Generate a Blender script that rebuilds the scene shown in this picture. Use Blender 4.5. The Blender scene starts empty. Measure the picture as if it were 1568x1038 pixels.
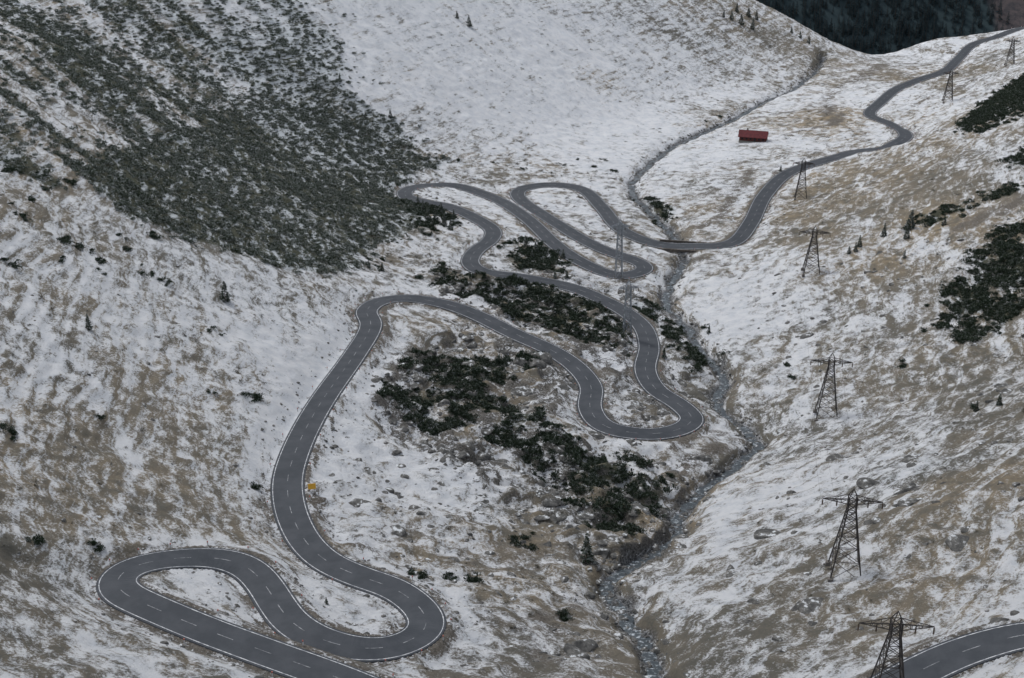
import bpy, math, random
import numpy as np
from mathutils import Vector
random.seed(7); rng=np.random.default_rng(7)
scene=bpy.context.scene
COL=scene.collection
# ------------------------------------------------------------------ camera
PITCH=math.radians(25.0); LENS=50.0; FPX=1568*LENS/36.0
cd=bpy.data.cameras.new("camera"); cam=bpy.data.objects.new("camera",cd); COL.objects.link(cam)
cd.lens=LENS; cd.sensor_width=36; cd.clip_start=1; cd.clip_end=9000
cam.location=(0,0,0); cam.rotation_euler=(math.radians(90)-PITCH,0,0)
scene.camera=cam
# ------------------------------------------------------------------ noise
def _h(ix,iy,s):
    h=(ix.astype(np.int64)*374761393+iy.astype(np.int64)*668265263+s*982451653)&0xffffffff
    h=((h^(h>>13))*1274126177)&0xffffffff
    h=h^(h>>16)
    return (h&0xffffff)/float(0xffffff)
def vnoise(x,y,s=0):
    ix=np.floor(x);iy=np.floor(y);fx=x-ix;fy=y-iy
    fx=fx*fx*fx*(fx*(fx*6-15)+10);fy=fy*fy*fy*(fy*(fy*6-15)+10)
    a=_h(ix,iy,s);b=_h(ix+1,iy,s);c=_h(ix,iy+1,s);d=_h(ix+1,iy+1,s)
    return (a+(b-a)*fx)*(1-fy)+(c+(d-c)*fx)*fy
def fbm(x,y,o=4,s=0,g=0.5):
    t=0;a=1;n=0
    for k in range(o):
        t=t+a*(vnoise(x,y,s+k*17)-.5)*2;n+=a;a*=g
        x,y=x*1.6-y*1.2+3.1,x*1.2+y*1.6+7.7
    return t/n
def sp(x,w):
    return np.logaddexp(0,np.asarray(x,float)/w)*w
def ss(x):
    x=np.clip(x,0,1);return x*x*(3-2*x)
# ------------------------------------------------------------------ terrain base
def ipol(y,xs,ys,w=28):
    y=np.asarray(y,float);r=0
    for o in (-1,-.5,0,.5,1): r=r+np.interp(y+o*w,xs,ys)
    return r/5
def F(y): return ipol(y,[0,60,120,190,240,311,417,485,580,707,893,950,1400],[-90,-112,-130,-150,-162,-178,-190,-195,-203,-212,-225,-229,-240],20)
def ray(u,v):
    dx=(u-784)/FPX;dy=(519-v)/FPX
    return dx, math.cos(PITCH)+math.sin(PITCH)*dy, -math.sin(PITCH)+math.cos(PITCH)*dy
T=np.concatenate([np.arange(90,500,1.0),np.arange(500,2000,2.0)])
def survey(px,hf):
    out=[]
    for p in px:
        a,b,c=ray(p[0],p[1]); X=a*T;Y=b*T;Z=c*T
        D=Z-hf(X,Y); k=np.where(D<0)[0]
        k=k[0] if len(k) else len(T)-1
        k=max(k,1); f=D[k-1]/(D[k-1]-D[k]+1e-9); t=T[k-1]+(T[k]-T[k-1])*f
        out.append((a*t,b*t,c*t))
    return np.array(out)
stream_px=[(1040,1090),(1010,1038),(992,990),(948,935),(930,895),(958,872),(1030,832),(1042,790),(1072,755),(1120,722),(1155,690),(1152,668),(1118,640),(1098,612),(1108,580),(1075,535),(1050,500),(1018,462),(1035,425),(1046,392),(1018,350),(988,318),(965,290),(985,262),(1020,232),(1075,205),(1130,180),(1165,160),(1210,140),(1243,115),(1262,92)]
SP=survey(stream_px,lambda x,y:F(y)-1.6)
def catmull(P,step):
    P=np.array(P,float);Q=[]
    E=np.vstack([2*P[0]-P[1],P,2*P[-1]-P[-2]])
    for i in range(1,len(E)-2):
        n=max(2,int(np.linalg.norm(E[i+1][:2]-E[i][:2])/step))
        for t in np.arange(n)/n:
            a,b,c,d=E[i-1],E[i],E[i+1],E[i+2]
            Q.append(.5*((2*b)+(-a+c)*t+(2*a-5*b+4*c-d)*t*t+(-a+3*b-3*c+d)*t**3))
    Q.append(E[-2]);Q=np.array(Q)
    L=np.concatenate([[0],np.cumsum(np.linalg.norm(np.diff(Q[:,:2],axis=0),axis=1))])
    s=np.arange(0,L[-1],step)
    return np.stack([np.interp(s,L,Q[:,k]) for k in range(Q.shape[1])],1)
def smooth(A,w):
    A=np.array(A,float);k=np.ones(2*w+1)/(2*w+1)
    B=A.copy()
    for c in range(A.shape[1]):
        e=np.concatenate([np.full(w,A[0,c]),A[:,c],np.full(w,A[-1,c])])
        B[:,c]=np.convolve(e,k,'valid')
    return B
o=np.argsort(SP[:,1]);SX,SY=SP[o,0],SP[o,1]
def S(y): return ipol(y,np.concatenate([SY,[1400]]),np.concatenate([SX,[330]]),14)
def Lf(y): return ipol(y,[60,150,200,271,420,580,755,930,1400],[-80,-72,-66,-52,-47,-54,75,212,560],40)
def Rf(y): return ipol(y,[60,243,311,417,500,600,695,860,950,1400],[60,85,100,98,110,150,207,290,345,560],30)
def base(x,y):
    x=np.asarray(x,float);y=np.asarray(y,float)
    s=S(y);d=x-s
    tL=np.interp(y,[150,300,420,520,600,900],[.15,.18,.17,.10,.05,.03])
    tR=np.interp(y,[150,300,420,520,700,900],[.20,.24,.19,.12,.06,.07])
    z=F(y)+tL*sp(-d,3)+tR*sp(d,3)
    sl=np.interp(y,[150,500,620,900],[.50,.55,.50,.50])
    z=z+(sl-tL)*sp(Lf(y)-x,14)
    z=z+(.42-tR)*sp(x-Rf(y),16)
    far=ss((np.abs(d)-15)/60)
    z=z+far*3.0*fbm(x/85+3,y/85,3,5)
    u=(-.81*x+.586*y);v=(.586*x+.81*y)
    z=z+ss((Lf(y)-x-10)/60)*2.6*fbm(v/16,u/120,3,31)
    z=z-9*np.exp(-((x-266)**2/(2*34**2)+(y-945)**2/(2*30**2)))
    z=z-.6*sp(y-(960+27*ss((x-245)/60)),8)
    return z
# ------------------------------------------------------------------ road
road_px=[(720,1120),(600,1072),(510,1036),(400,996),(320,966),(250,938),(205,915),(178,893),(185,872),(225,860),(280,856),(335,860),(378,874),(405,897),(425,925),(447,950),(485,972),(535,987),(590,990),(635,978),(654,957),(640,930),(602,903),(550,882),(500,858),(467,828),(446,785),(440,740),(449,700),(472,650),(508,592),(545,540),(568,500),(561,474),(584,460),(625,457),(680,466),(730,483),(790,512),(845,537),(882,562),(905,592),(903,622),(918,645),(950,658),(1000,664),(1042,657),(1060,642),(1040,620),(1004,595),(988,565),(994,532),(985,502),(958,478),(920,458),(880,442),(830,430),(780,422),(742,416),(720,402),(728,384),(750,368),(754,352),(728,334),(690,318),(650,309),(622,300),(625,289),(660,283),(705,287),(760,305),(808,335),(848,372),(893,402),(945,421),(985,415),(978,402),(925,382),(878,358),(830,328),(795,303),(800,289),(845,283),(893,291),(922,318),(950,350),(1000,372),(1060,378),(1122,370),(1150,340),(1172,298),(1213,262),(1300,236),(1360,222),(1387,208),(1368,193),(1332,176),(1350,155),(1400,125),(1452,105),(1480,76),(1525,56),(1575,42),(1640,36)]
road2_px=[(1250,1110),(1330,1070),(1395,1036),(1450,1010),(1500,992),(1560,976),(1640,965),(1740,955)]
def mkroad(px):
    P=survey(px,base);R=catmull(P[:,:2],1.0);R=smooth(R,3)
    z=base(R[:,0],R[:,1]);z=smooth(z[:,None],12)[:,0]
    return np.column_stack([R,z])
ROAD=mkroad(road_px);ROAD2=mkroad(road2_px)
STREAM=smooth(catmull(SP,1.0),2)
STREAM[:,0]+=1.5*fbm(np.arange(len(STREAM))/7.,np.zeros(len(STREAM)),3,3)
# ------------------------------------------------------------------ grid
y0,y1,K=95.0,1400.0,.0019
NR=int(math.log(y1/y0)/K)+1; r0,r1,dr=-.72,.72,.0019; NC=int((r1-r0)/dr)+1
ys=y0*np.exp(K*np.arange(NR)); rs=r0+dr*np.arange(NC)
Y=np.repeat(ys[:,None],NC,1);X=Y*rs[None,:]
def dfield(P,R):
    D=np.full((NR,NC),1e6);Zn=np.zeros((NR,NC))
    for p in P:
        px,py=p[0],p[1]
        a=max(0,int(math.log(max(py-R,y0)/y0)/K));b=min(NR,int(math.log(max(py+R,y0+1)/y0)/K)+2)
        if b<=a: continue
        ya,yb=ys[a],ys[b-1]
        lo=min((px-R)/ya,(px-R)/yb);hi=max((px+R)/ya,(px+R)/yb)
        c=max(0,int((lo-r0)/dr));d=min(NC,int((hi-r0)/dr)+2)
        if d<=c: continue
        q=(X[a:b,c:d]-px)**2+(Y[a:b,c:d]-py)**2
        sub=D[a:b,c:d];m=q<sub;sub[m]=q[m]
        if len(p)>2: Zn[a:b,c:d][m]=p[2]
    return np.sqrt(D),Zn
DR,ZR=dfield(np.vstack([ROAD,ROAD2]),20)
DS,ZS=dfield(STREAM,14)
Z=base(X,Y)
knoll_px=[(640,400),(960,420),(1120,580),(1060,620),(1040,850),(900,860),(760,760),(560,640),(600,540),(700,500)]
def plan(px): return survey(px,base)[:,:2]
def pip(x,y,P):
    inside=np.zeros(x.shape,bool);n=len(P);j=n-1
    for i in range(n):
        xi,yi=P[i];xj,yj=P[j]
        c=((yi>y)!=(yj>y))&(x<(xj-xi)*(y-yi)/(yj-yi+1e-12)+xi)
        inside^=c;j=i
    return inside
WX=X+3.5*fbm(X/9,Y/9,3,91);WY=Y+5*fbm(X/9+50,Y/9,3,92)
def gpip(P,soft=True):
    P=np.array(P);m=np.zeros(X.shape,bool)
    a=max(0,int(math.log(max(P[:,1].min()-8,y0)/y0)/K));b=min(NR,int(math.log(max(P[:,1].max()+8,y0)/y0)/K)+2)
    m[a:b]=pip(WX[a:b],WY[a:b],P);return m
KN=gpip(plan(knoll_px))
def blur(m,n=3):
    m=m.astype(float)
    for _ in range(n):
        q=m.copy();q[1:-1,1:-1]=(m[:-2,1:-1]+m[2:,1:-1]+m[1:-1,:-2]+m[1:-1,2:]+m[1:-1,1:-1]*2)/6;m=q
    return m
KNb=blur(KN,10)
LOW=blur(gpip(plan([(440,640),(900,640),(1060,800),(960,1010),(760,1060),(560,1040),(440,850)])),10)
Z+=(.8+1.7*KNb+.5*LOW)*fbm(X/13,Y/13,4,11)
rg=1-np.abs(fbm(X/20,Y/20,4,77));Z+=(KNb+.4*LOW)*2.4*(rg-.8)*2
Z+=(.30+.50*KNb+.25*LOW)*fbm(X/3.0,Y/3.0,3,21)
hm=np.maximum(0,fbm(X/5.5,Y/5.5,2,401)-.05);Z+=1.3*hm*(.6+.8*KNb)
for pl,hh,wd in (([(745,436),(790,444),(840,454),(890,468),(925,490)],3.0,4.2),([(800,552),(830,556),(850,566)],2.2,4),([(1010,520),(1050,560)],1.6,4)):
    dd,_=dfield(catmull(plan(pl),1.),wd*3);Z+=hh*np.exp(-(dd/wd)**2)*(1+.5*fbm(X/5,Y/5,2,17))
wall=np.maximum(ss((X-S(Y)-25)/40),ss((Lf(Y)-X)/40))
Z+=wall*.20*np.sin(Z*2*math.pi/1.6+4*fbm(X/18,Y/18,3,8))*(.5+.8*ss(.5+fbm(X/30,Y/30,2,409)))
Z-=1.9*np.exp(-(DS/4.4)**2)*(1+.3*fbm(X/4,Y/4,2,6))
zs=ss((DS-1.0)/2.4);near=DS<8
Z=np.where(near,(ZS-.5+.7*fbm(X/1.3,Y/1.3,2,64))*(1-zs)+Z*zs,Z)
# road bench with cut and fill batters
e=np.maximum(DR-4.25,0);jit=1+.25*fbm(X/6,Y/6,3,44)
diff=Z-(ZR-.14);lim_c=.62*e*jit;lim_f=.70*e*jit
bd=np.clip(diff,-lim_f,lim_c)
bw=ss((DR-15)/4.5);bd=bd*(1-bw)+diff*bw
Z=np.where(DR<20,ZR-.14+bd,Z)
gx=np.gradient(Z,axis=1)/(Y*dr);gy=np.gradient(Z,axis=0)/(Y*K)-(X/Y)*gx
slope=np.hypot(gx,gy);slope=blur(slope,1)
lap=Z-blur(Z,14);lap=lap/(Y*K)
def samp(A,x,y):
    x=np.asarray(x,float);y=np.asarray(y,float)
    i=np.clip(np.log(np.maximum(y,y0)/y0)/K,0,NR-1.001);j=np.clip((x/y-r0)/dr,0,NC-1.001)
    a=i.astype(int);b=j.astype(int);f=i-a;g=j-b
    return (A[a,b]*(1-g)+A[a,b+1]*g)*(1-f)+(A[a+1,b]*(1-g)+A[a+1,b+1]*g)*f
def Hf(x,y): return samp(Z,x,y)
def place(px): return survey(px,Hf)
# ------------------------------------------------------------------ vegetation polygons (surveyed)
denseA=[(120,262),(235,215),(330,182),(395,145),(470,165),(545,185),(600,212),(630,238),(700,242),(645,262),(605,290),(645,318),(635,352),(575,378),(535,412),(450,414),(370,388),(290,366),(200,330)]
streakB=[(-120,-60),(450,-60),(510,20),(530,90),(530,140),(610,190),(650,235),(560,215),(400,165),(240,235),(170,260),(60,215),(-40,150)]
streakC=[(-120,120),(40,195),(150,250),(250,340),(150,310),(50,272),(-60,235)]
darkP=[
 [(668,408),(700,425),(760,432),(830,438),(880,452),(925,470),(955,500),(950,530),(905,522),(855,505),(800,490),(745,470),(700,458),(668,440)],
 [(768,385),(800,362),(840,375),(865,400),(855,420),(800,412)],
 [(566,605),(610,568),(655,548),(750,540),(800,536),(850,548),(830,575),(775,590),(765,625),(830,645),(850,665),(830,690),(770,680),(735,650),(650,645),(600,632)],
 [(745,650),(820,655),(900,680),(960,695),(1000,722),(1016,765),(985,782),(955,775),(960,815),(930,822),(905,795),(868,752),(870,725),(800,705),(755,680)],
 [(960,462),(1010,475),(1045,492),(1065,525),(1110,556),(1112,572),(1075,568),(1040,548),(1015,515),(985,492)],
 [(975,300),(1005,300),(1030,322),(1015,342),(985,330)],
 [(1432,490),(1455,440),(1490,392),(1540,345),(1640,310),(1640,440),(1560,478),(1500,522),(1462,528)],
 [(1470,200),(1500,165),(1540,130),(1620,90),(1620,150),(1560,180),(1500,205)],
 [(1540,240),(1600,215),(1640,235),(1560,262)],
 [(1380,350),(1430,325),(1500,300),(1560,280),(1560,296),(1450,345)],
 [(620,305),(665,312),(700,345),(690,362),(640,345)],
]
dthr=[-.16,-.16,-.16,-.18,-.16,-.2,-.42,-.42,-.3,-.1,-.16]
dirt_lines=[([(485,745),(490,780),(515,815),(560,845),(590,850)],2.6),([(520,870),(580,880),(630,905),(655,925)],1.8),([(918,560),(942,590),(928,618),(940,640)],2.6),
 ([(860,555),(820,530),(760,505)],1.5),([(470,950),(540,962),(600,965),(600,945)],2.2),([(1030,690),(1060,672),(1100,660)],3.5),([(1040,720),(1075,695),(1140,672)],3.0),
 ([(1060,395),(1110,405)],3.0),([(1190,255),(1180,300),(1150,345)],2.2),([(380,880),(400,930),(430,965)],2.0),([(850,1000),(830,960),(870,930)],5),([(1280,190),(1270,150),(1350,100)],6),([(1400,160),(1500,120)],5),([(1440,90),(1500,60)],4),
 ([(1580,300),(1480,345)],7),([(960,560),(930,500),(890,540)],3),
 ([(1175,214),(1240,198),(1290,186),(1275,168),(1200,172),(1130,188),(1090,212)],1.8),([(1150,260),(1130,290),(1100,335),(1070,350)],3),([(1300,200),(1345,205),(1365,200)],1.8),([(1250,95),(1330,110),(1400,112)],3)]
trail=[(70,500),(85,535),(125,565),(160,605),(180,635),(192,672),(206,715),(195,755),(172,800),(165,850)]
trail2=[(-40,965),(40,960),(110,975),(190,1010),(260,1040)]
trail3=[(520,505),(505,560),(460,620),(415,690),(405,740)]
trail4=[(1120,770),(1105,830),(1130,880),(1100,930)]
veg=np.zeros(X.shape)
PA=plan(denseA);PB=plan(streakB);PC=plan(streakC);PD=[plan(p) for p in darkP]
uu=(-.81*X+.586*Y);vv=(.586*X+.81*Y)
stre=fbm(vv/7,uu/45,4,61)
veg=np.maximum(veg,blur(gpip(PA),6)*.7)
veg=np.maximum(veg,blur(gpip(PB),6)*np.clip(.45+1.4*stre,0,.7))
veg=np.maximum(veg,blur(gpip(PC),6)*np.clip(.20+1.6*stre,0,.7))
for p in PD: veg=np.maximum(veg,blur(gpip(p),6)*np.clip(.45+1.2*fbm(X/6,Y/6,3,15),0,.7))
snow=np.full(X.shape,.515)
blobs=[(700,60,90,.20),(860,130,90,.20),(1040,60,90,.08),(1100,130,60,.06),(620,150,50,.12),(640,745,16,.28),(720,720,14,.20),(900,705,10,.1),(1250,740,22,.30),(1120,490,16,.28),(1090,430,20,.22),
 (980,240,50,.08),(1060,240,30,.1),(480,560,14,.26),(460,640,12,.20),(330,905,12,.18),(540,930,10,.14),(300,1010,25,.05),(700,930,14,.14),(1050,860,12,.18),(950,935,12,.14),(830,310,18,.2),(680,300,12,.2),(900,480,12,-.1),
 (1300,290,50,-.12),(1430,250,50,-.14),(1510,700,50,-.10),(1500,560,50,-.08),(1520,420,40,-.10),(1150,960,20,-.08),(905,118,9,-.34),(940,125,8,-.32),(1270,185,28,-.42),(1080,170,18,-.26),(1180,60,40,-.26),(1020,40,25,-.16),
 (30,840,22,-.26),(240,760,18,-.10),(330,730,16,-.07),(260,480,30,.10),(880,850,16,-.18),(850,960,14,-.25),(1020,560,12,-.12),(700,590,14,-.14),(800,770,12,-.08),(1100,600,10,-.12),(860,250,25,-.20),(700,245,20,-.18),(1450,110,35,-.24),(200,1040,25,-.04),(1250,450,25,.09),(1180,560,15,.14),(400,480,16,.14),(1330,620,25,.09),(30,680,30,.05),(60,760,30,.04),(200,930,14,.1)]
for (u,v,r,dl) in blobs:
    c=plan([(u,v)])[0];snow+=.62*dl*np.exp(-((X-c[0])**2+(Y-c[1])**2)/(2*r*r))
snow+=.10*fbm(X/38,Y/38,3,201)+.03*ss((Y-480)/200)
snow+=ss((Lf(Y)-X)/50)*ss((Y-450)/100)*(.20*fbm(vv/5,uu/60,4,203))
# wind-drift bands that run along the right-hand slope
snow+=ss((X-S(Y)-15)/40)*.20*fbm((Z+.18*Y)/3.2,(X+.5*Y)/34,4,505)
snow-=.04*KNb
snow-=.28*ss((slope-.68)/.45)
snow-=np.clip(.12*lap,-.14,.14)
tr,_=dfield(catmull(plan(trail),1.),5);snow+=.20*np.exp(-(tr/1.3)**2)
tr,_=dfield(catmull(plan(trail2),1.),5);snow+=.14*np.exp(-(tr/2.2)**2)
tr,_=dfield(catmull(plan(trail3),1.),10);snow+=.18*np.exp(-(tr/4)**2)
tr,_=dfield(catmull(plan(trail4),1.),10);snow+=.16*np.exp(-(tr/2.2)**2)
dirt=np.exp(-((DR-4.1)/1.6)**2)*np.clip(.55+1.3*fbm(X/16,Y/16,3,71),0,1)
dirt=np.maximum(dirt,.9*ss((slope-.55)/.3)*(diff<0)*ss((11-DR)/4)*np.clip(.7+fbm(X/9,Y/9,3,78),0,1))
dirt=np.where(DR<3.9,.8,dirt)
for pl,wd in dirt_lines:
    dd,_=dfield(catmull(plan(pl),1.),wd*2.5);dirt=np.maximum(dirt,.85*np.exp(-(dd/wd)**2)*np.clip(.75+.9*fbm(X/4,Y/4,3,72),0,1))
snow+=.12*np.exp(-((DR-8)/3.2)**2)
wet=np.exp(-(DS/(2.6+1.8*fbm(X/7,Y/7,3,205)))**2)*(1-.30*ss((Y-760)/120))
rocky=np.clip((KNb+.35*LOW)*ss((fbm(X/10,Y/10,4,207)-.05)/.25)+KNb*ss((slope-.75)/.4),0,1)
ochre=np.clip(.30+.8*fbm(X/45,Y/45,3,55)+.3*ss((X-S(Y)-30)/60)*ss((520-Y)/200),0,1)
for (u,v,r,dl) in [(1260,190,45,.9),(1300,290,40,.4),(60,430,45,.2),(1170,60,50,.2),(1500,330,25,.5),(905,120,10,.5)]:
    c=plan([(u,v)])[0];ochre+=dl*np.exp(-((X-c[0])**2+(Y-c[1])**2)/(2*r*r))
# ------------------------------------------------------------------ material helpers
class NT:
    def __init__(s,name):
        s.m=bpy.data.materials.new(name);s.m.use_nodes=True;s.t=s.m.node_tree;s.t.nodes.clear()
        s.out=s.n('ShaderNodeOutputMaterial');s.b=s.n('ShaderNodeBsdfPrincipled');s.l(s.b.outputs[0],s.out.inputs[0])
        s.b.inputs['Roughness'].default_value=.9
        s.b.inputs['Specular IOR Level'].default_value=.2
        s.geo=s.n('ShaderNodeNewGeometry');s.pos=s.geo.outputs['Position']
    def n(s,t): return s.t.nodes.new(t)
    def l(s,a,b): s.t.links.new(a,b)
    def put(s,v,i):
        if isinstance(v,(int,float)): i.default_value=v
        elif isinstance(v,tuple): i.default_value=v if len(v)==len(i.default_value) else v+(1,)
        else: s.l(v,i)
    def math(s,op,a,b=0,c=0):
        n=s.n('ShaderNodeMath');n.operation=op;s.put(a,n.inputs[0]);s.put(b,n.inputs[1]);s.put(c,n.inputs[2]);return n.outputs[0]
    def vm(s,a,b):
        n=s.n('ShaderNodeVectorMath');n.operation='MULTIPLY';s.put(a,n.inputs[0]);n.inputs[1].default_value=b;return n.outputs[0]
    def noise(s,v,sc,d=4,r=.6,di=0):
        n=s.n('ShaderNodeTexNoise');s.put(v,n.inputs['Vector']);n.inputs['Scale'].default_value=sc;n.inputs['Detail'].default_value=d;n.inputs['Roughness'].default_value=r;n.inputs['Distortion'].default_value=di;return n.outputs[0]
    def mr(s,v,a,b,c=0,d=1,sm=True):
        n=s.n('ShaderNodeMapRange');n.interpolation_type='SMOOTHSTEP' if sm else 'LINEAR'
        s.put(v,n.inputs[0]);n.inputs[1].default_value=a;n.inputs[2].default_value=b;n.inputs[3].default_value=c;n.inputs[4].default_value=d;return n.outputs[0]
    def mix(s,f,a,b):
        n=s.n('ShaderNodeMix');n.data_type='RGBA';s.put(f,n.inputs[0]);s.put(a,n.inputs[6]);s.put(b,n.inputs[7]);return n.outputs[2]
    def attr(s,name):
        n=s.n('ShaderNodeAttribute');n.attribute_name=name;return n.outputs['Fac']
    def bump(s,h,st,di):
        n=s.n('ShaderNodeBump');n.inputs['Strength'].default_value=st;n.inputs['Distance'].default_value=di;s.l(h,n.inputs['Height']);s.l(n.outputs[0],s.b.inputs['Normal'])
    def color(s,c): s.put(c,s.b.inputs['Base Color'])
def simple(name,c,rough=.8,var=.25,sc=2.0,metal=0):
    t=NT(name);f=t.noise(t.pos,sc,4,.6)
    a=tuple(x*(1-var) for x in c);b=tuple(min(1,x*(1+var)) for x in c)
    t.color(t.mix(t.mr(f,.3,.7),a,b));t.b.inputs['Roughness'].default_value=rough;t.b.inputs['Metallic'].default_value=metal;return t.m
# terrain material
t=NT('snow_dusted_alpine_grass')
n2=t.noise(t.pos,.27,4,.7)
n3=t.noise(t.vm(t.pos,(.055,.055,.75)),1.0,4,.62,.3)
n3b=t.noise(t.vm(t.pos,(.30,.30,2.6)),1.0,3,.6)
n4=t.noise(t.pos,2.1,5,.80);n5=t.attr('tone')
cov=t.attr('snow')
for nn,wt in ((n2,.90),(n3,1.15),(n3b,.80),(n4,1.25)):
    cov=t.math('ADD',cov,t.math('MULTIPLY',t.math('SUBTRACT',nn,.5),wt))
sf=t.mr(cov,.34,.68)
gcol=t.mix(n5,(.098,.090,.064),(.185,.155,.105))
gcol=t.mix(t.mr(n4,.38,.62),t.mix(.5,gcol,(.05,.044,.034)),gcol)
gcol=t.mix(t.math('MULTIPLY',t.attr('ochre'),t.mr(n2,.3,.65)),gcol,(.29,.215,.115))
scol=t.mix(t.mr(n2,.35,.65),(.67,.695,.73),(.81,.82,.835))
base_c=t.mix(t.mr(sf,0,1,.08,.95,False),gcol,scol)
vg=t.attr('veg')
vcol=t.mix(t.mr(t.math('ADD',cov,t.math('MULTIPLY',vg,-.15)),.38,.64),t.mix(t.mr(n4,.35,.65),(.038,.047,.030),(.105,.102,.070)),(.60,.63,.65))
base_c=t.mix(t.mr(vg,.05,.7),base_c,vcol)
dcol=t.mix(t.mr(n4,.35,.65),(.10,.090,.076),(.23,.205,.175))
dcol=t.mix(t.mr(cov,.55,.74),dcol,scol)
base_c=t.mix(t.mr(t.attr('dirt'),.12,.75),base_c,dcol)
rc=t.mix(t.mr(n4,.40,.60),(.055,.053,.050),(.21,.20,.185));rc=t.mix(t.mr(cov,.50,.66),rc,scol)
base_c=t.mix(t.math('MULTIPLY',t.attr('rocky'),.85),base_c,rc)
rk=t.mix(t.mr(n4,.42,.58),(.034,.035,.037),(.235,.24,.245))
rk=t.mix(t.mr(n3b,.58,.68),rk,(.55,.57,.60))
base_c=t.mix(t.mr(t.attr('wet'),.25,.8),base_c,rk)
t.color(base_c)
t.bump(n4,1.0,.95)
M_ter=t.m
tone=np.clip(.5+1.1*fbm(X/16,Y/16,4,301),0,1)
def gridmesh(name,X,Y,Z,mat,attrs={}):
    nr,nc=X.shape;me=bpy.data.meshes.new(name)
    co=np.stack([X,Y,Z],-1).reshape(-1,3).astype(np.float32)
    me.vertices.add(len(co));me.vertices.foreach_set('co',co.ravel())
    i=np.arange(nr*nc).reshape(nr,nc)
    f=np.stack([i[:-1,:-1],i[:-1,1:],i[1:,1:],i[1:,:-1]],-1).reshape(-1,4).astype(np.int32)
    me.loops.add(f.size);me.loops.foreach_set('vertex_index',f.ravel())
    me.polygons.add(len(f));me.polygons.foreach_set('loop_start',np.arange(0,f.size,4,dtype=np.int32))
    me.update(calc_edges=True)
    me.polygons.foreach_set('use_smooth',np.ones(len(f),bool))
    for k,v in attrs.items():
        a=me.attributes.new(k,'FLOAT','POINT');a.data.foreach_set('value',np.asarray(v,np.float32).ravel())
    me.materials.append(mat);me.update()
    ob=bpy.data.objects.new(name,me);COL.objects.link(ob);return ob
gridmesh('mountain_terrain',X,Y,Z,M_ter,dict(snow=snow,veg=veg,dirt=dirt,wet=wet,ochre=ochre,rocky=rocky,tone=tone))
# far mountain
fx,fy=np.meshgrid(np.arange(-2600,3400,20.),np.arange(1290,3600,14.))
fz=-530+.60*sp(fy-1440-40*fbm(fx/300,fy/900,2,9),30)+22*fbm(fx/160,fy/160,4,14)
t=NT('haze_tinted_forest_floor');b=t.noise(t.pos,.12,5,.7)
br=t.attr('bare')
t.color(t.mix(t.mr(br,.3,.6),t.mix(b,(.014,.026,.031),(.034,.054,.060)),t.mix(t.mr(b,.35,.65),(.040,.038,.042),(.080,.066,.066))))  # dark forest ground, with distance haze painted in as a blue tint
bare=ss((fx-575+.6*(1740-fy))/40+fbm(fx/60,fy/60,3,4))
gridmesh('forested_mountain',fx,fy,fz,t.m,dict(bare=bare))
# ------------------------------------------------------------------ roads
t=NT('asphalt');a=t.noise(t.pos,.25,4,.6);b=t.noise(t.pos,3,3,.7)
c=t.mix(t.mr(a,.3,.7),(.036,.041,.048),(.054,.059,.067));c=t.mix(t.math('MULTIPLY',t.mr(b,.5,.75),.4),c,(.032,.035,.041))
t.color(c);t.b.inputs['Roughness'].default_value=.7;M_as=t.m
t=NT('road_paint');a=t.noise(t.pos,1.2,4,.7);t.color(t.mix(t.mr(a,.38,.66),(.25,.26,.28),(.60,.61,.62)));M_pt=t.m
t=NT('worn_road_paint');a=t.noise(t.pos,1.2,4,.7);t.color(t.mix(t.mr(a,.38,.66),(.10,.105,.115),(.30,.31,.32)));M_pt2=t.m
def tangents(P):
    d=np.gradient(P[:,:2],axis=0);d/=np.linalg.norm(d,axis=1)[:,None]+1e-9
    return np.column_stack([-d[:,1],d[:,0]])
def ribbon(V,Fc,P,nrm,offs,dz,mask=None):
    n=len(P);m=len(offs);b0=len(V)
    for i in range(n):
        for o,z in zip(offs,dz): V.append((P[i,0]+nrm[i,0]*o,P[i,1]+nrm[i,1]*o,P[i,2]+z))
    for i in range(n-1):
        if mask is not None and not mask[i]: continue
        for k in range(m-1):
            a=b0+i*m+k;Fc.append((a,a+m,a+m+1,a+1))
def mesh_obj(name,V,Fc,mats,parent=None,smooth_=False,mi=None):
    me=bpy.data.meshes.new(name);me.from_pydata([tuple(v) for v in V],[],Fc)
    for m in mats: me.materials.append(m)
    if mi is not None: me.polygons.foreach_set('material_index',np.array(mi,np.int32))
    if smooth_: me.polygons.foreach_set('use_smooth',np.ones(len(me.polygons),bool))
    me.update();ob=bpy.data.objects.new(name,me);COL.objects.link(ob)
    if parent: ob.parent=parent
    return ob
def build_road(name,R):
    nr=tangents(R);V=[];Fc=[]
    ribbon(V,Fc,R,nr,[-3.75,-3.4,0,3.4,3.75],[-.6,0,.05,0,-.6])
    road=mesh_obj(name,V,Fc,[M_as])
    V=[];Fc=[]
    ribbon(V,Fc,R,nr,[-3.05,-2.90],[.03,.033]);ribbon(V,Fc,R,nr,[2.90,3.05],[.033,.03])
    mesh_obj('edge_lines',V,Fc,[M_pt],parent=road);V=[];Fc=[]
    mk=np.array([(i%7)<3 for i in range(len(R))]);ribbon(V,Fc,R,nr,[-.075,.075],[.075,.075],mk)
    mesh_obj('centre_dashes',V,Fc,[M_pt2],parent=road)
build_road('mountain_road',ROAD);build_road('mountain_road',ROAD2)
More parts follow.
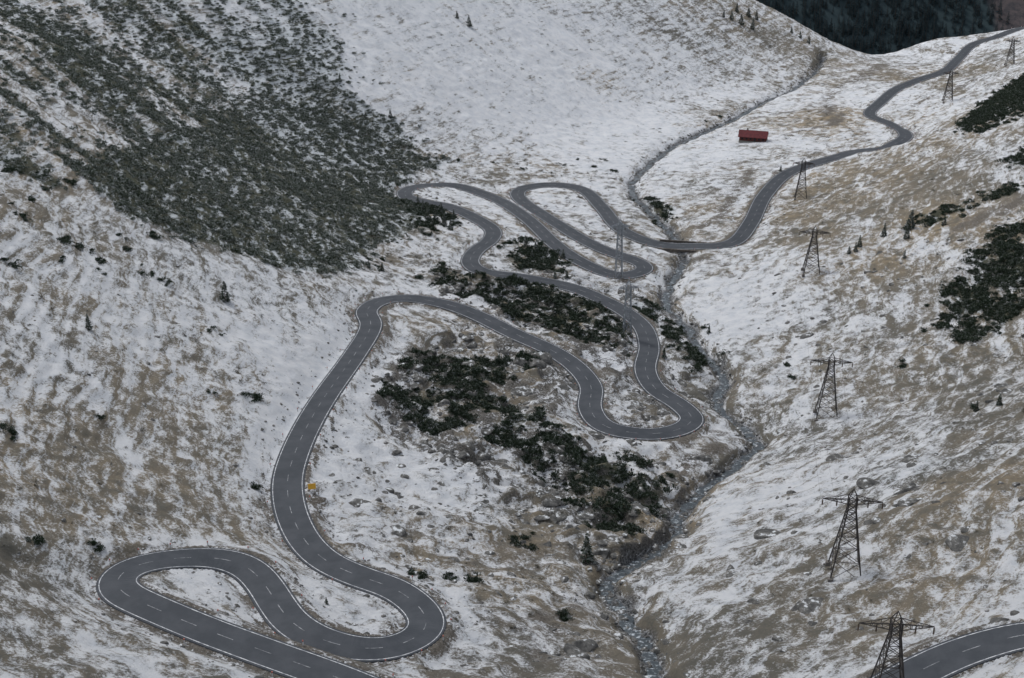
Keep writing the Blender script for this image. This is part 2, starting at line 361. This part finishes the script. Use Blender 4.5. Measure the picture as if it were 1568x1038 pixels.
# edge posts
M_red=simple('post_red',(.38,.12,.09),.6,.1);M_wh=simple('post_white',(.55,.55,.55),.6,.1)
def box(V,Fc,MI,c,s,mi,yaw=0):
    b=len(V);cy,sy=math.cos(yaw),math.sin(yaw)
    for dz in (-.5,.5):
        for dx,dy in ((-.5,-.5),(.5,-.5),(.5,.5),(-.5,.5)):
            x,y=dx*s[0],dy*s[1];V.append((c[0]+x*cy-y*sy,c[1]+x*sy+y*cy,c[2]+dz*s[2]))
    for f in ((0,3,2,1),(4,5,6,7),(0,1,5,4),(1,2,6,5),(2,3,7,6),(3,0,4,7)):
        Fc.append(tuple(b+k for k in f));MI.append(mi)
V=[];Fc=[];MI=[];nr=tangents(ROAD)
d=np.gradient(ROAD[:,:2],axis=0);ang=np.unwrap(np.arctan2(d[:,1],d[:,0]));curv=np.gradient(ang)
curv=np.convolve(curv,np.ones(9)/9,'same')
for i in range(5,len(ROAD)-5):
    tight=abs(curv[i])>.035;st=5 if tight else 16
    if i%st==0:
        sd=-1 if curv[i]>0 else 1
        for s_ in ([sd] if tight else [-1,1]):
            x,y=ROAD[i,0]+nr[i,0]*4.2*s_,ROAD[i,1]+nr[i,1]*4.2*s_;z=ROAD[i,2]-.14
            box(V,Fc,MI,(x,y,z+.35),(.16,.16,.7),1);box(V,Fc,MI,(x,y,z+.83),(.18,.18,.26),0)
mesh_obj('road_edge_posts',V,Fc,[M_red,M_wh],mi=MI)
# ------------------------------------------------------------------ stream
t=NT('stream_water');a=t.noise(t.pos,1.1,5,.7,.6)
t.color(t.mix(t.mr(a,.52,.66),(.035,.044,.050),(.44,.48,.51)));t.b.inputs['Roughness'].default_value=.3;t.b.inputs['Specular IOR Level'].default_value=.4
t.bump(a,.5,.3)
V=[];Fc=[];ns=tangents(STREAM);ribbon(V,Fc,STREAM,ns,[-1.3,-.5,.5,1.3],[-.30,-.26,-.26,-.30])
mesh_obj('mountain_stream',V,Fc,[t.m],smooth_=True)
# ------------------------------------------------------------------ plant meshes
def leafmat(name,c1,c2,snowamt,lo=.45,hi=.62):
    t=NT(name);oi=t.n('ShaderNodeObjectInfo');a=t.noise(t.pos,1.3,3,.7)
    c=t.mix(t.mr(a,.35,.65),c1,c2);c=t.mix(t.math('MULTIPLY',oi.outputs['Random'],.5),c,tuple(x*.6+.008 for x in c2))
    if snowamt>0:
        f=t.math('MULTIPLY',t.mr(a,lo,hi),snowamt);c=t.mix(f,c,(.62,.65,.66))
    t.color(c);return t.m
M_leafD=leafmat('dwarf_pine_needles',(.012,.022,.012),(.038,.055,.028),0.20,.50,.64)
M_leafS=leafmat('frosted_pine_needles',(.034,.048,.030),(.095,.112,.072),.42)
M_leafB=leafmat('dry_heath',(.045,.042,.026),(.12,.100,.062),.3)
M_spr=leafmat('spruce_needles',(.015,.026,.015),(.038,.050,.030),.25)
M_far=leafmat('haze_tinted_spruce_needles',(.013,.028,.035),(.032,.052,.060),0)  # blue in the needle colour stands in for haze over distance
M_bark=simple('bark',(.07,.05,.038),.9)
def tuft(V,Fc,p,d,ln,wd,r):
    d=d/np.linalg.norm(d);a=np.cross(d,r.normal(size=3));a/=np.linalg.norm(a)+1e-9;b=np.cross(d,a)
    i=len(V);V.append(p-d*ln*.2)
    for k in range(3):
        an=k*2.094+r.random();V.append(p+d*ln*.45+(a*math.cos(an)+b*math.sin(an))*wd)
    V.append(p+d*ln)
    for k in range(3):
        x,y=i+1+k,i+1+(k+1)%3
        if k!=2: Fc.append((i,x,y))
        Fc.append((x,i+4,y))
def bush(seed,mat,n=150,flat=.5):
    r=np.random.default_rng(seed);V=[];Fc=[];MI=[]
    lob=[(r.normal(size=2)*.42,r.uniform(.4,.7)) for _ in range(6)]
    for k in range(n):
        c,R=lob[r.integers(6)]
        th=r.uniform(0,6.28);ph=r.uniform(.0,1.5);rr=R*r.uniform(.6,1.05)
        dd=np.array([math.sin(ph)*math.cos(th),math.sin(ph)*math.sin(th),math.cos(ph)])
        p=np.array([c[0],c[1],0])+dd*np.array([rr,rr,rr*flat*1.7])
        tuft(V,Fc,p,dd+np.array([0,0,.8])+r.normal(size=3)*.3,r.uniform(.16,.32),r.uniform(.05,.10),r)
    for k in range(5):
        an=k*1.26+r.random();e=np.array([math.cos(an)*.6,math.sin(an)*.6,.35]);i=len(V)
        V+= [np.array([-.03,0,-.1]),np.array([.03,0,-.1]),np.array([0,.03,-.1]),e];Fc+=[(i,i+1,i+3),(i+1,i+2,i+3),(i+2,i,i+3)]
    me=bpy.data.meshes.new('bush');me.from_pydata([tuple(v) for v in V],[],Fc);me.materials.append(mat);me.update();return me
def conifer(seed,mat,whorls=13,nb=8,wid=.2):
    r=np.random.default_rng(seed);V=[];Fc=[];MI=[]
    n=6
    for zz,rad in ((-.03,.022),(.5,.012),(1,.002)):
        for k in range(n): V.append(np.array([rad*math.cos(k*6.283/n),rad*math.sin(k*6.283/n),zz]))
    for s_ in range(2):
        for k in range(n): Fc.append((s_*n+k,s_*n+(k+1)%n,(s_+1)*n+(k+1)%n,(s_+1)*n+k));MI.append(1)
    for w_ in range(whorls):
        z=.06+.9*(w_/(whorls-1));R=wid*(1-z)**.85*r.uniform(.75,1.15)+.012
        for b in range(nb):
            if r.random()<.12: continue
            an=b*6.283/nb+r.random()*.8;L=R*r.uniform(.7,1.15);dv=np.array([math.cos(an),math.sin(an),-.28])
            for s_ in (.45,.8,1.0):
                m=len(Fc);p=np.array([0,0,z+r.normal()*.01])+dv*L*s_*.75
                tuft(V,Fc,p,dv+r.normal(size=3)*.25,L*.42+.02,.02+.10*R,r);MI+=[0]*(len(Fc)-m)
    m=len(Fc);tuft(V,Fc,np.array([0,0,.97]),np.array([0,0,1.]),.06,.012,r);MI+=[0]*(len(Fc)-m)
    me=bpy.data.meshes.new('conifer');me.from_pydata([tuple(v) for v in V],[],Fc);me.materials.append(mat);me.materials.append(M_bark)
    me.polygons.foreach_set('material_index',np.array(MI,np.int32));me.update();return me
def rock(seed,mat):
    import bmesh
    r=np.random.default_rng(seed);bm=bmesh.new();bmesh.ops.create_icosphere(bm,subdivisions=3,radius=1)
    pl=[(lambda v:v/np.linalg.norm(v))(r.normal(size=3)) for _ in range(9)];ds=[r.uniform(.5,.85) for _ in pl]
    sc=np.array([r.uniform(.8,1.2),r.uniform(.7,1.1),r.uniform(.5,.75)])
    for v in bm.verts:
        c=np.array(v.co)
        for p,dd in zip(pl,ds):
            k=c@p-dd
            if k>0: c=c-p*k*.92
        c=c*sc+r.normal(size=3)*.012;v.co=c
    me=bpy.data.meshes.new('rock');bm.to_mesh(me);bm.free();me.materials.append(mat);return me
t=NT('granite');a=t.noise(t.pos,.8,5,.65);b=t.noise(t.pos,5,3,.7)
sx=t.n('ShaderNodeSeparateXYZ');t.l(t.geo.outputs['Normal'],sx.inputs[0])
c=t.mix(t.mr(a,.35,.65),(.060,.060,.058),(.165,.160,.150));c=t.mix(t.math('MULTIPLY',t.mr(b,.5,.7),.5),c,(.045,.045,.042))
c=t.mix(t.mr(t.math('ADD',sx.outputs[2],t.math('MULTIPLY',t.math('SUBTRACT',a,.5),2.0)),1.04,1.20,0,.7),c,(.66,.69,.71));t.color(c);t.bump(b,.5,.15);M_rock=t.m
def coll(name,meshes):
    c=bpy.data.collections.new(name)
    for m in meshes: c.objects.link(bpy.data.objects.new(name+'_variant',m))
    return c
C_dark=coll('dwarf_pine',[bush(i,M_leafD,190) for i in range(5)])
C_frost=coll('frosted_pine',[bush(20+i,M_leafS,150) for i in range(5)])
C_heath=coll('heath',[bush(40+i,M_leafB,60,.4) for i in range(4)])
con=[conifer(60+i,M_spr) for i in range(5)]
C_far=coll('distant_spruce',[conifer(80+i,M_far,9,6,.17) for i in range(4)])
C_rock=coll('rock',[rock(100+i,M_rock) for i in range(6)])
def scatter(name,P,Sc,Rt,c):
    me=bpy.data.meshes.new(name);me.vertices.add(len(P));me.vertices.foreach_set('co',np.asarray(P,np.float32).ravel())
    a=me.attributes.new('scl','FLOAT_VECTOR','POINT');a.data.foreach_set('vector',np.asarray(Sc,np.float32).ravel())
    a=me.attributes.new('rot','FLOAT_VECTOR','POINT');a.data.foreach_set('vector',np.asarray(Rt,np.float32).ravel())
    me.update();ob=bpy.data.objects.new(name,me);COL.objects.link(ob)
    g=bpy.data.node_groups.new(name,'GeometryNodeTree')
    g.interface.new_socket('Geometry',in_out='INPUT',socket_type='NodeSocketGeometry');g.interface.new_socket('Geometry',in_out='OUTPUT',socket_type='NodeSocketGeometry')
    gi=g.nodes.new('NodeGroupInput');go=g.nodes.new('NodeGroupOutput');ip=g.nodes.new('GeometryNodeInstanceOnPoints')
    ci=g.nodes.new('GeometryNodeCollectionInfo');ci.inputs['Collection'].default_value=c;ci.inputs['Separate Children'].default_value=True;ci.inputs['Reset Children'].default_value=True
    ip.inputs['Pick Instance'].default_value=True
    L=g.links.new;L(gi.outputs[0],ip.inputs['Points']);L(ci.outputs[0],ip.inputs['Instance'])
    for nm,sk in (('scl','Scale'),('rot','Rotation')):
        na=g.nodes.new('GeometryNodeInputNamedAttribute');na.data_type='FLOAT_VECTOR';na.inputs['Name'].default_value=nm;L(na.outputs['Attribute'],ip.inputs[sk])
    L(ip.outputs[0],go.inputs[0]);md=ob.modifiers.new('scatter','NODES');md.node_group=g
    print(name,len(P));return ob
def pts_in(P,dens,jit=0):
    P=np.array(P);a=P.min(0)-4-2*jit;b=P.max(0)+4+2*jit;n=int((b-a).prod()*dens)
    q=rng.uniform(a,b,(n,2));w_=q+np.stack([3.5*fbm(q[:,0]/9,q[:,1]/9,3,91),5*fbm(q[:,0]/9+50,q[:,1]/9,3,92)],1)
    if jit: w_=w_+rng.normal(0,jit,w_.shape)*(rng.random((n,1))<.6)
    return q[pip(w_[:,0],w_[:,1],P)]
def ok(q,mr=5.2,msr=3.0):
    m=(samp(DR,q[:,0],q[:,1])>mr)&(samp(DS,q[:,0],q[:,1])>msr)&(np.abs(q[:,0]/q[:,1])<.7)&(q[:,1]>y0+2)
    return q[m]
def fin(q,s0,s1,sink=.1,flat=1.0,pw=1.5):
    n=len(q);s=s0+(s1-s0)*rng.random(n)**pw
    P=np.column_stack([q,Hf(q[:,0],q[:,1])-sink*s]);Sc=np.column_stack([s*rng.uniform(.8,1.2,n),s*rng.uniform(.8,1.2,n),s*flat*rng.uniform(.8,1.2,n)])
    Rt=np.column_stack([rng.normal(0,.1,n),rng.normal(0,.1,n),rng.uniform(0,6.283,n)]);return P,Sc,Rt
Q=[]
for p,th in zip(PD,dthr):
    q=pts_in(p,.44,1.8);q=q[fbm(q[:,0]/6,q[:,1]/6,3,15)+.13*rng.normal(size=len(q))>th];Q.append(q)
q=ok(np.vstack(Q));scatter('dwarf_pine_shrubs',*fin(q,.6,2.0),C_dark)
qa=pts_in(PA,.34,4);qb=pts_in(PB,.30,7);qc=pts_in(PC,.22,5)
def strf(q): return fbm((.586*q[:,0]+.81*q[:,1])/7,(-.81*q[:,0]+.586*q[:,1])/45,4,61)
qb=qb[strf(qb)+.26*rng.normal(size=len(qb))>-.08];qc=qc[strf(qc)+.22*rng.normal(size=len(qc))>.03];qa=qa[strf(qa)+.3*rng.normal(size=len(qa))>-.40]
q=ok(np.vstack([qa,qb,qc]));scatter('slope_dwarf_pine_shrubs',*fin(q,.5,1.8),C_frost)
sing=[(45,305),(66,288),(15,312),(100,370),(122,380),(150,400),(14,408),(236,422),(222,412),(247,430),(62,270),(36,335),(200,385),(575,408),(600,372),(495,395),(560,395),(1205,560),(1118,590),(380,605),(393,610),(330,605),(790,830),(812,838),(815,820),(700,885),(715,890),(325,948),(248,957),(60,835),(1105,552),(1210,580),(1490,625),(1385,560),(1000,342),(640,425),(655,360),(1080,500),(145,640),(15,665),(150,835),(385,745),(330,510),(615,890),(640,885),(860,945),(870,735),(975,780),(955,810),(540,385),(590,400),(235,362),(290,372),(360,385),(410,400),(30,330),(90,395),(160,420),(15,260),(110,280),(180,360),(860,252),(885,245),(910,255),(925,245),(940,262),(800,258),(760,250),(700,245),(1080,185),(1100,178)]
P=place(sing)[:,:2];q=[]
for p in P:
    for k in range(rng.integers(2,6)): q.append(p+rng.normal(size=2)*[1.0,.9])
q=ok(np.array(q));scatter('juniper_shrubs',*fin(q,.6,1.6),C_dark)
reg=[([(0,300),(180,300),(440,400),(560,440),(520,520),(420,660),(160,830),(-60,860),(-80,300)],.04,.3,1.0),
     ([(560,300),(700,235),(960,250),(1000,400),(620,440),(520,400)],.07,.4,1.3),
     ([(480,640),(900,640),(1020,800),(960,1000),(700,1038),(640,880),(500,840)],.12,.25,.9),
     ([(640,500),(900,420),(1100,560),(1060,630),(860,640),(620,620)],.16,.3,1.0),
     ([(1130,420),(1640,300),(1640,1000),(1100,1038),(1180,700)],.035,.2,.8),
     ([(480,120),(900,-20),(1200,-20),(1250,90),(1000,240),(620,240)],.016,.35,1.3),
     ([(1250,60),(1600,60),(1500,330),(1150,360),(1200,200)],.022,.35,1.1),
     ([(-40,800),(400,760),(700,1038),(500,1100),(-60,1080)],.08,.2,.65)]
Q=[];SS=[]
for p,dn,a,b in reg:
    q=pts_in(plan(p),dn);q=q[fbm(q[:,0]/12,q[:,1]/12,3,35)+.25*rng.normal(size=len(q))>.02];Q.append(ok(q,4.9,2.2));SS.append((a,b))
R=[fin(q,a,b,.1,.9,2) for q,(a,b) in zip(Q,SS)]
scatter('heath_shrubs',*[np.vstack([r[k] for r in R]) for k in range(3)],C_heath)
# boulders
q=pts_in(plan(knoll_px),.16);q=q[fbm(q[:,0]/9,q[:,1]/9,3,25)>-.02];R=[fin(ok(q),.35,2.4,.25,.9,2.6)]
si=rng.integers(0,len(STREAM),3400);q=STREAM[si][:,:2]+rng.normal(size=(3400,2))*2.4
q=q[samp(DR,q[:,0],q[:,1])>5];R.append(fin(q,.2,1.15,.2,.9,2.4))
big=place([(820,550),(812,545),(680,600),(700,590),(665,590),(835,548),(800,552),(1390,750),(1380,745),(860,478),(1545,600),(1530,590),(640,580),(880,1000),(1060,700),(690,540),(560,770),(610,815),(760,480),(870,600),(1030,600),(1000,640),(840,470),(1395,770),(1240,510),(1400,700),(600,600),(720,560),(930,510),(1040,585),(1010,575),(1075,600),(800,600),(880,720),(1030,740),(1300,700),(1180,820),(1480,830),(1250,930),(1120,870)])[:,:2]
big=np.vstack([big,big+rng.normal(0,1.6,big.shape),big+rng.normal(0,2.8,big.shape)])
R.append(fin(ok(big,6.8),.9,3.8,.25,.8,2.0))
q=pts_in(plan([(1130,420),(1640,300),(1640,1000),(1100,1038),(1180,700)]),.016);R.append(fin(ok(q),.3,1.5,.2,1,2.6))
q=pts_in(plan([(480,640),(900,640),(1020,800),(960,1000),(700,1038),(640,880),(500,840)]),.05);R.append(fin(ok(q),.25,1.6,.2,.9,2.6))
q=pts_in(plan([(0,420),(400,480),(420,660),(160,830),(-60,860)]),.008);R.append(fin(ok(q),.25,1.0,.2,.9,2.6))
ri=rng.integers(0,len(ROAD),3600);nrm=tangents(ROAD);of=rng.uniform(4.8,8.5,3600)*rng.choice([-1,1],3600)
q=ROAD[ri][:,:2]+nrm[ri]*of[:,None];q=q[(samp(DR,q[:,0],q[:,1])>4.7)&(samp(slope,q[:,0],q[:,1])+.15*rng.normal(size=len(q))>.48)]
R.append(fin(q,.15,.8,.2,.9,3))
scatter('boulders',*[np.vstack([r[k] for r in R]) for k in range(3)],C_rock)
# far forest
n=15000;q=np.column_stack([rng.uniform(150,1100,n),rng.uniform(1480,2150,n)])
zf=-530+.60*sp(q[:,1]-1440-40*fbm(q[:,0]/300,q[:,1]/900,2,9),30)+22*fbm(q[:,0]/160,q[:,1]/160,4,14)
bb=ss((q[:,0]-575+.6*(1740-q[:,1]))/40+fbm(q[:,0]/60,q[:,1]/60,3,4));m=rng.random(n)>bb*.93
q=q[m];zf=zf[m];n=len(q);s=rng.uniform(9,20,n)
scatter('distant_spruce_forest',np.column_stack([q,zf-.3]),np.column_stack([s,s,s]),np.column_stack([np.zeros(n),np.zeros(n),rng.uniform(0,6.28,n)]),C_far)
trees=[(345,460,5.5),(136,505,4),(898,858,6.5),(1353,362,5),(1393,350,7),(1388,365,5),(1316,378,4.5),(1310,385,3.5),(1445,345,4),(1300,388,3),(655,335,5),(668,338,6),(680,345,5),(690,352,4.5),(648,325,5),(662,350,4),(695,335,4),(676,328,5),
 (640,312,4),(1120,30,6),(1135,38,7),(1152,45,8),(1158,30,6),(1146,25,6),(1128,18,6),(1108,26,5),(1212,50,5),(1225,58,5),(1238,66,5),(718,40,6),(700,28,4),(520,125,4),(820,385,3.5),(805,378,4),(815,395,3.5),(862,395,3.5),(868,425,3),(560,182,4),(598,180,4),(850,425,3),(1085,510,3),(1530,620,3),(1495,630,3),(500,925,1.6),(565,410,3),(585,415,3),(1195,262,3),(1017,548,3.5),(775,560,3),(1385,395,3)]
TP=place([(a,b) for a,b,c in trees])
for (u,v,h),p in zip(trees,TP):
    ob=bpy.data.objects.new('spruce_tree',random.choice(con));COL.objects.link(ob);ob.location=(p[0],p[1],float(Hf(p[0],p[1]))-.1);ob.scale=(h*random.uniform(1,1.5),)*2+(h,);ob.rotation_euler=(random.uniform(-.04,.04),random.uniform(-.04,.04),random.uniform(0,6))
# ------------------------------------------------------------------ pylons
M_steel=simple('weathered_steel',(.045,.040,.038),.6,.3,1.0,.2);M_steelL=simple('galvanised_steel',(.26,.28,.30),.5,.15,1.0,.3);M_conc=simple('concrete',(.13,.12,.11),.9);M_ins=simple('insulator_glass',(.10,.07,.05),.3)
def strut(V,Fc,MI,p,q,r,mi=0):
    p=np.array(p,float);q=np.array(q,float);d=q-p;d/=np.linalg.norm(d)+1e-9
    a=np.cross(d,[0,0,1] if abs(d[2])<.9 else [1,0,0]);a/=np.linalg.norm(a);b=np.cross(d,a);i=len(V)
    for c in (p,q):
        for k in range(4): V.append(c+(a*math.cos(k*1.5708)+b*math.sin(k*1.5708))*r)
    for k in range(4): Fc.append((i+k,i+(k+1)%4,i+4+(k+1)%4,i+4+k));MI.append(mi)
def pylon(p,yaw,h=17.8,bw=3.1,arm=5.2,mat=M_steel,lw=.12):
    V=[];Fc=[];MI=[];S_=lambda a,b,r,mi=0:strut(V,Fc,MI,a,b,r,mi)
    lv=[0,.2,.36,.49,.6,.69,.77,.84,.905];zt=lv[-1]*h;hw=lambda z:bw+(.72-bw)*min(1,z/(.77*h))
    cs=[(-1,-1),(1,-1),(1,1),(-1,1)]
    P=lambda z,c:(c[0]*hw(z),c[1]*hw(z),z)
    for k in range(len(lv)-1):
        a,b=lv[k]*h,lv[k+1]*h
        for i in range(4):
            c,e=cs[i],cs[(i+1)%4]
            S_(P(a,c),P(b,c),lw);S_(P(a,c),P(b,e),lw*.5);S_(P(a,e),P(b,c),lw*.5)
            S_(P(b,c),P(b,e),lw*.55)
    for c in cs: S_(P(zt,c),(0,0,h),lw*.7)
    za,zb=.84*h,.905*h;tip=.865*h
    for sd in (-1,1):
        tp=(sd*arm,0,tip)
        for yy in (-1,1):
            S_((sd*.72,yy*.72,za),tp,lw*.75);S_((sd*.72,yy*.72,zb),tp,lw*.65)
            for f,g in ((.0,.3),(.3,.3),(.3,.6),(.6,.6)):
                lo=lambda f:(sd*(.72+(arm-.72)*f),yy*.72*(1-f),za+(tip-za)*f);hi=lambda f:(sd*(.72+(arm-.72)*f),yy*.72*(1-f),zb+(tip-zb)*f)
                S_(hi(f),lo(g),lw*.4)
        for f in (.28,.64):
            x=sd*(.72+(arm-.72)*f);S_((x,-.72*(1-f),za+(tip-za)*f),(x,.72*(1-f),za+(tip-za)*f),lw*.45)
        for ax in (arm,arm*.52):
            S_((sd*ax,0,tip),(sd*ax,0,tip-.25),.04);
            for q_ in range(5): S_((sd*ax,0,tip-.25-q_*.22),(sd*ax,0,tip-.41-q_*.22),.13,1)
    for c in cs: box(V,Fc,MI,(c[0]*bw,c[1]*bw,-.1),(.9,.9,.8),2)
    ob=mesh_obj('power_pylon',V,Fc,[mat,M_ins,M_conc],mi=MI);ob.location=p;ob.rotation_euler=(0,0,yaw);return ob
pyl=[(1355,1086,17.5,5.3),(1293,876,17.5,5.2),(1265,637,18.2,5.2),(1242,417,16.5,5.0),(1226,303,17,4.2),(1451,155,17,3.9),(1546,100,16,3.9)]
PP=place([(a,b) for a,b,_,_ in pyl])
obs=[]
for i,(a,b,h,arm) in enumerate(pyl):
    q=PP[min(i+1,len(PP)-1)]-PP[max(i-1,0)];yaw=math.atan2(q[1],q[0])-math.pi/2
    if i>=4: yaw=-.2
    obs.append(pylon((PP[i][0],PP[i][1],float(Hf(PP[i][0],PP[i][1]))),yaw*.8,h,2.7 if i<4 else 2.3,arm,M_steel,.12 if i<3 else .14))
mp=[(947,425,22,1.2,3.4),(960,512,18,1.2,3.0)]
MP=place([(m[0],m[1]) for m in mp])
for m,p in zip(mp,MP): pylon((p[0],p[1],float(Hf(p[0],p[1]))),.1,m[2],m[3],m[4],M_steelL,.14)
cu=bpy.data.curves.new('power_line','CURVE');cu.dimensions='3D';cu.bevel_depth=.014;cu.bevel_resolution=0
bpy.context.view_layer.update()
for i in range(len(obs)-1):
    for ax in (-1,-.52,.52,1):
        A=obs[i].matrix_world@Vector((ax*pyl[i][3],0,.865*pyl[i][2]-1.35));B=obs[i+1].matrix_world@Vector((ax*pyl[i+1][3],0,.865*pyl[i+1][2]-1.35))
        s_=cu.splines.new('POLY');s_.points.add(16)
        for k in range(17):
            f=k/16;q=A.lerp(B,f);sag=(A-B).length*.03*4*f*(1-f);s_.points[k].co=(q.x,q.y,q.z-sag,1)
wo=bpy.data.objects.new('power_line',cu);COL.objects.link(wo);cu.materials.append(M_steel)
# ------------------------------------------------------------------ red chalet
cp=place([(1153,216)])[0];z0=float(Hf(cp[0],cp[1]))
cab=bpy.data.objects.new('red_mountain_hut',None);COL.objects.link(cab);cab.location=(cp[0],cp[1],z0-.2);cab.rotation_euler=(0,0,math.radians(-14))
M_roof=simple('red_sheet_roof',(.10,.018,.021),.5,.25,1.0);M_wall=simple('red_painted_wall',(.08,.026,.022),.8,.3);M_dk=simple('dark_glass',(.02,.02,.022),.2);M_st=simple('stone_plinth',(.2,.19,.17),.9)
V=[];Fc=[];MI=[];box(V,Fc,MI,(0,0,.5),(13.4,6.4,1.0),0);mesh_obj('plinth',V,Fc,[M_st],cab)
V=[(-6.5,-3,1),(6.5,-3,1),(6.5,3,1),(-6.5,3,1),(-6.5,-3,3.2),(6.5,-3,3.2),(6.5,3,3.2),(-6.5,3,3.2),(-6.5,0,5.3),(6.5,0,5.3)]
mesh_obj('walls',V,[(0,1,5,4),(1,2,6,9,5),(2,3,7,6),(3,0,4,8,7)],[M_wall],cab)
V=[];Fc=[]
for sd in (-1,1):
    b=len(V)
    for dz in (0,.16):
        V+=[(-7.1,sd*3.7,2.86+dz),(7.1,sd*3.7,2.86+dz),(7.1,0,5.45+dz),(-7.1,0,5.45+dz)]
    Fc+=[tuple(b+k for k in f) for f in ((0,1,2,3),(4,5,6,7),(0,1,5,4),(1,2,6,5),(2,3,7,6),(3,0,4,7))]
mesh_obj('roof',V,Fc,[M_roof],cab)
V=[];Fc=[];MI=[]
for x in (-5,-3,-1,3,5): box(V,Fc,MI,(x,-3.03,2.1),(.9,.08,.9),0)
box(V,Fc,MI,(1,-3.03,1.95),(1,.08,1.9),0);box(V,Fc,MI,(6.53,0,2.2),(.08,1,1),0);mesh_obj('windows_and_door',V,Fc,[M_dk],cab)
V=[];Fc=[];MI=[];box(V,Fc,MI,(-3,.6,5.7),(.8,.8,1.3),0);mesh_obj('chimney',V,Fc,[M_st],cab)
# ------------------------------------------------------------------ culvert bridge
dd=np.array([np.min(np.hypot(STREAM[:,0]-r[0],STREAM[:,1]-r[1])) if r[1]>430 and r[1]<560 else 99 for r in ROAD]);i=int(np.argmin(dd));c=ROAD[i];tx=ROAD[i+3]-ROAD[i-3];yaw=math.atan2(tx[1],tx[0])
br=[(-9,-4),(-2.2,-4)]+[(-2.2*math.cos(k*math.pi/12),-1.9+2.0*math.sin(k*math.pi/12)*.8) for k in range(13)]+[(2.2,-4),(9,-4),(9,.45),(-9,.45)]
V=[];Fc=[];nb=len(br)
for sd,(ya,yb) in enumerate(((-4.9,-4.3),(4.3,4.9))):
    b=len(V)
    for yy in (ya,yb):
        for x,z in br: V.append((x,yy,z))
    for k in range(nb): Fc.append((b+k,b+(k+1)%nb,b+nb+(k+1)%nb,b+nb+k))
    Fc.append(tuple(b+k for k in range(nb)));Fc.append(tuple(b+nb+k for k in reversed(range(nb))))
ob=mesh_obj('stone_culvert_bridge',V,Fc,[simple('masonry',(.10,.088,.078),.9,.4,1.5)]);ob.location=c;ob.rotation_euler=(0,0,yaw)
# yellow roadside sign
sg=place([(478,752)])[0];so=bpy.data.objects.new('yellow_road_sign',None);COL.objects.link(so);so.location=(sg[0],sg[1],float(Hf(sg[0],sg[1])));so.rotation_euler=(0,0,.15)
V=[];Fc=[];MI=[];box(V,Fc,MI,(-.5,.06,.7),(.08,.07,1.6),0);box(V,Fc,MI,(.5,.06,.7),(.08,.07,1.6),0);mesh_obj('posts',V,Fc,[M_steelL],so)
V=[];Fc=[];MI=[];box(V,Fc,MI,(0,0,1.15),(1.6,.05,1.3),0);mesh_obj('panel',V,Fc,[simple('yellow_paint',(.75,.42,.06),.5,.05)],so)
# ------------------------------------------------------------------ light
w=bpy.data.worlds.new("World");scene.world=w;w.use_nodes=True;nt=w.node_tree;bg=nt.nodes['Background']
sk=nt.nodes.new('ShaderNodeTexSky');sk.sky_type='NISHITA';sk.sun_disc=False;EL=math.radians(54);RO=math.radians(-45);sk.sun_elevation=EL;sk.sun_rotation=RO
hs=nt.nodes.new('ShaderNodeHueSaturation');hs.inputs['Saturation'].default_value=.32;hs.inputs['Value'].default_value=1.3;nt.links.new(sk.outputs[0],hs.inputs['Color']);nt.links.new(hs.outputs[0],bg.inputs[0]);bg.inputs[1].default_value=.15
sd=bpy.data.lights.new('sun','SUN');sd.energy=1.8;sd.angle=math.radians(11);sd.color=(1,.98,.95);so=bpy.data.objects.new('sun',sd);COL.objects.link(so)
dv=Vector((math.sin(RO)*math.cos(EL),math.cos(RO)*math.cos(EL),math.sin(EL)));so.rotation_euler=dv.to_track_quat('Z','Y').to_euler()
scene.view_settings.view_transform='Standard';scene.view_settings.look='None';scene.view_settings.exposure=0
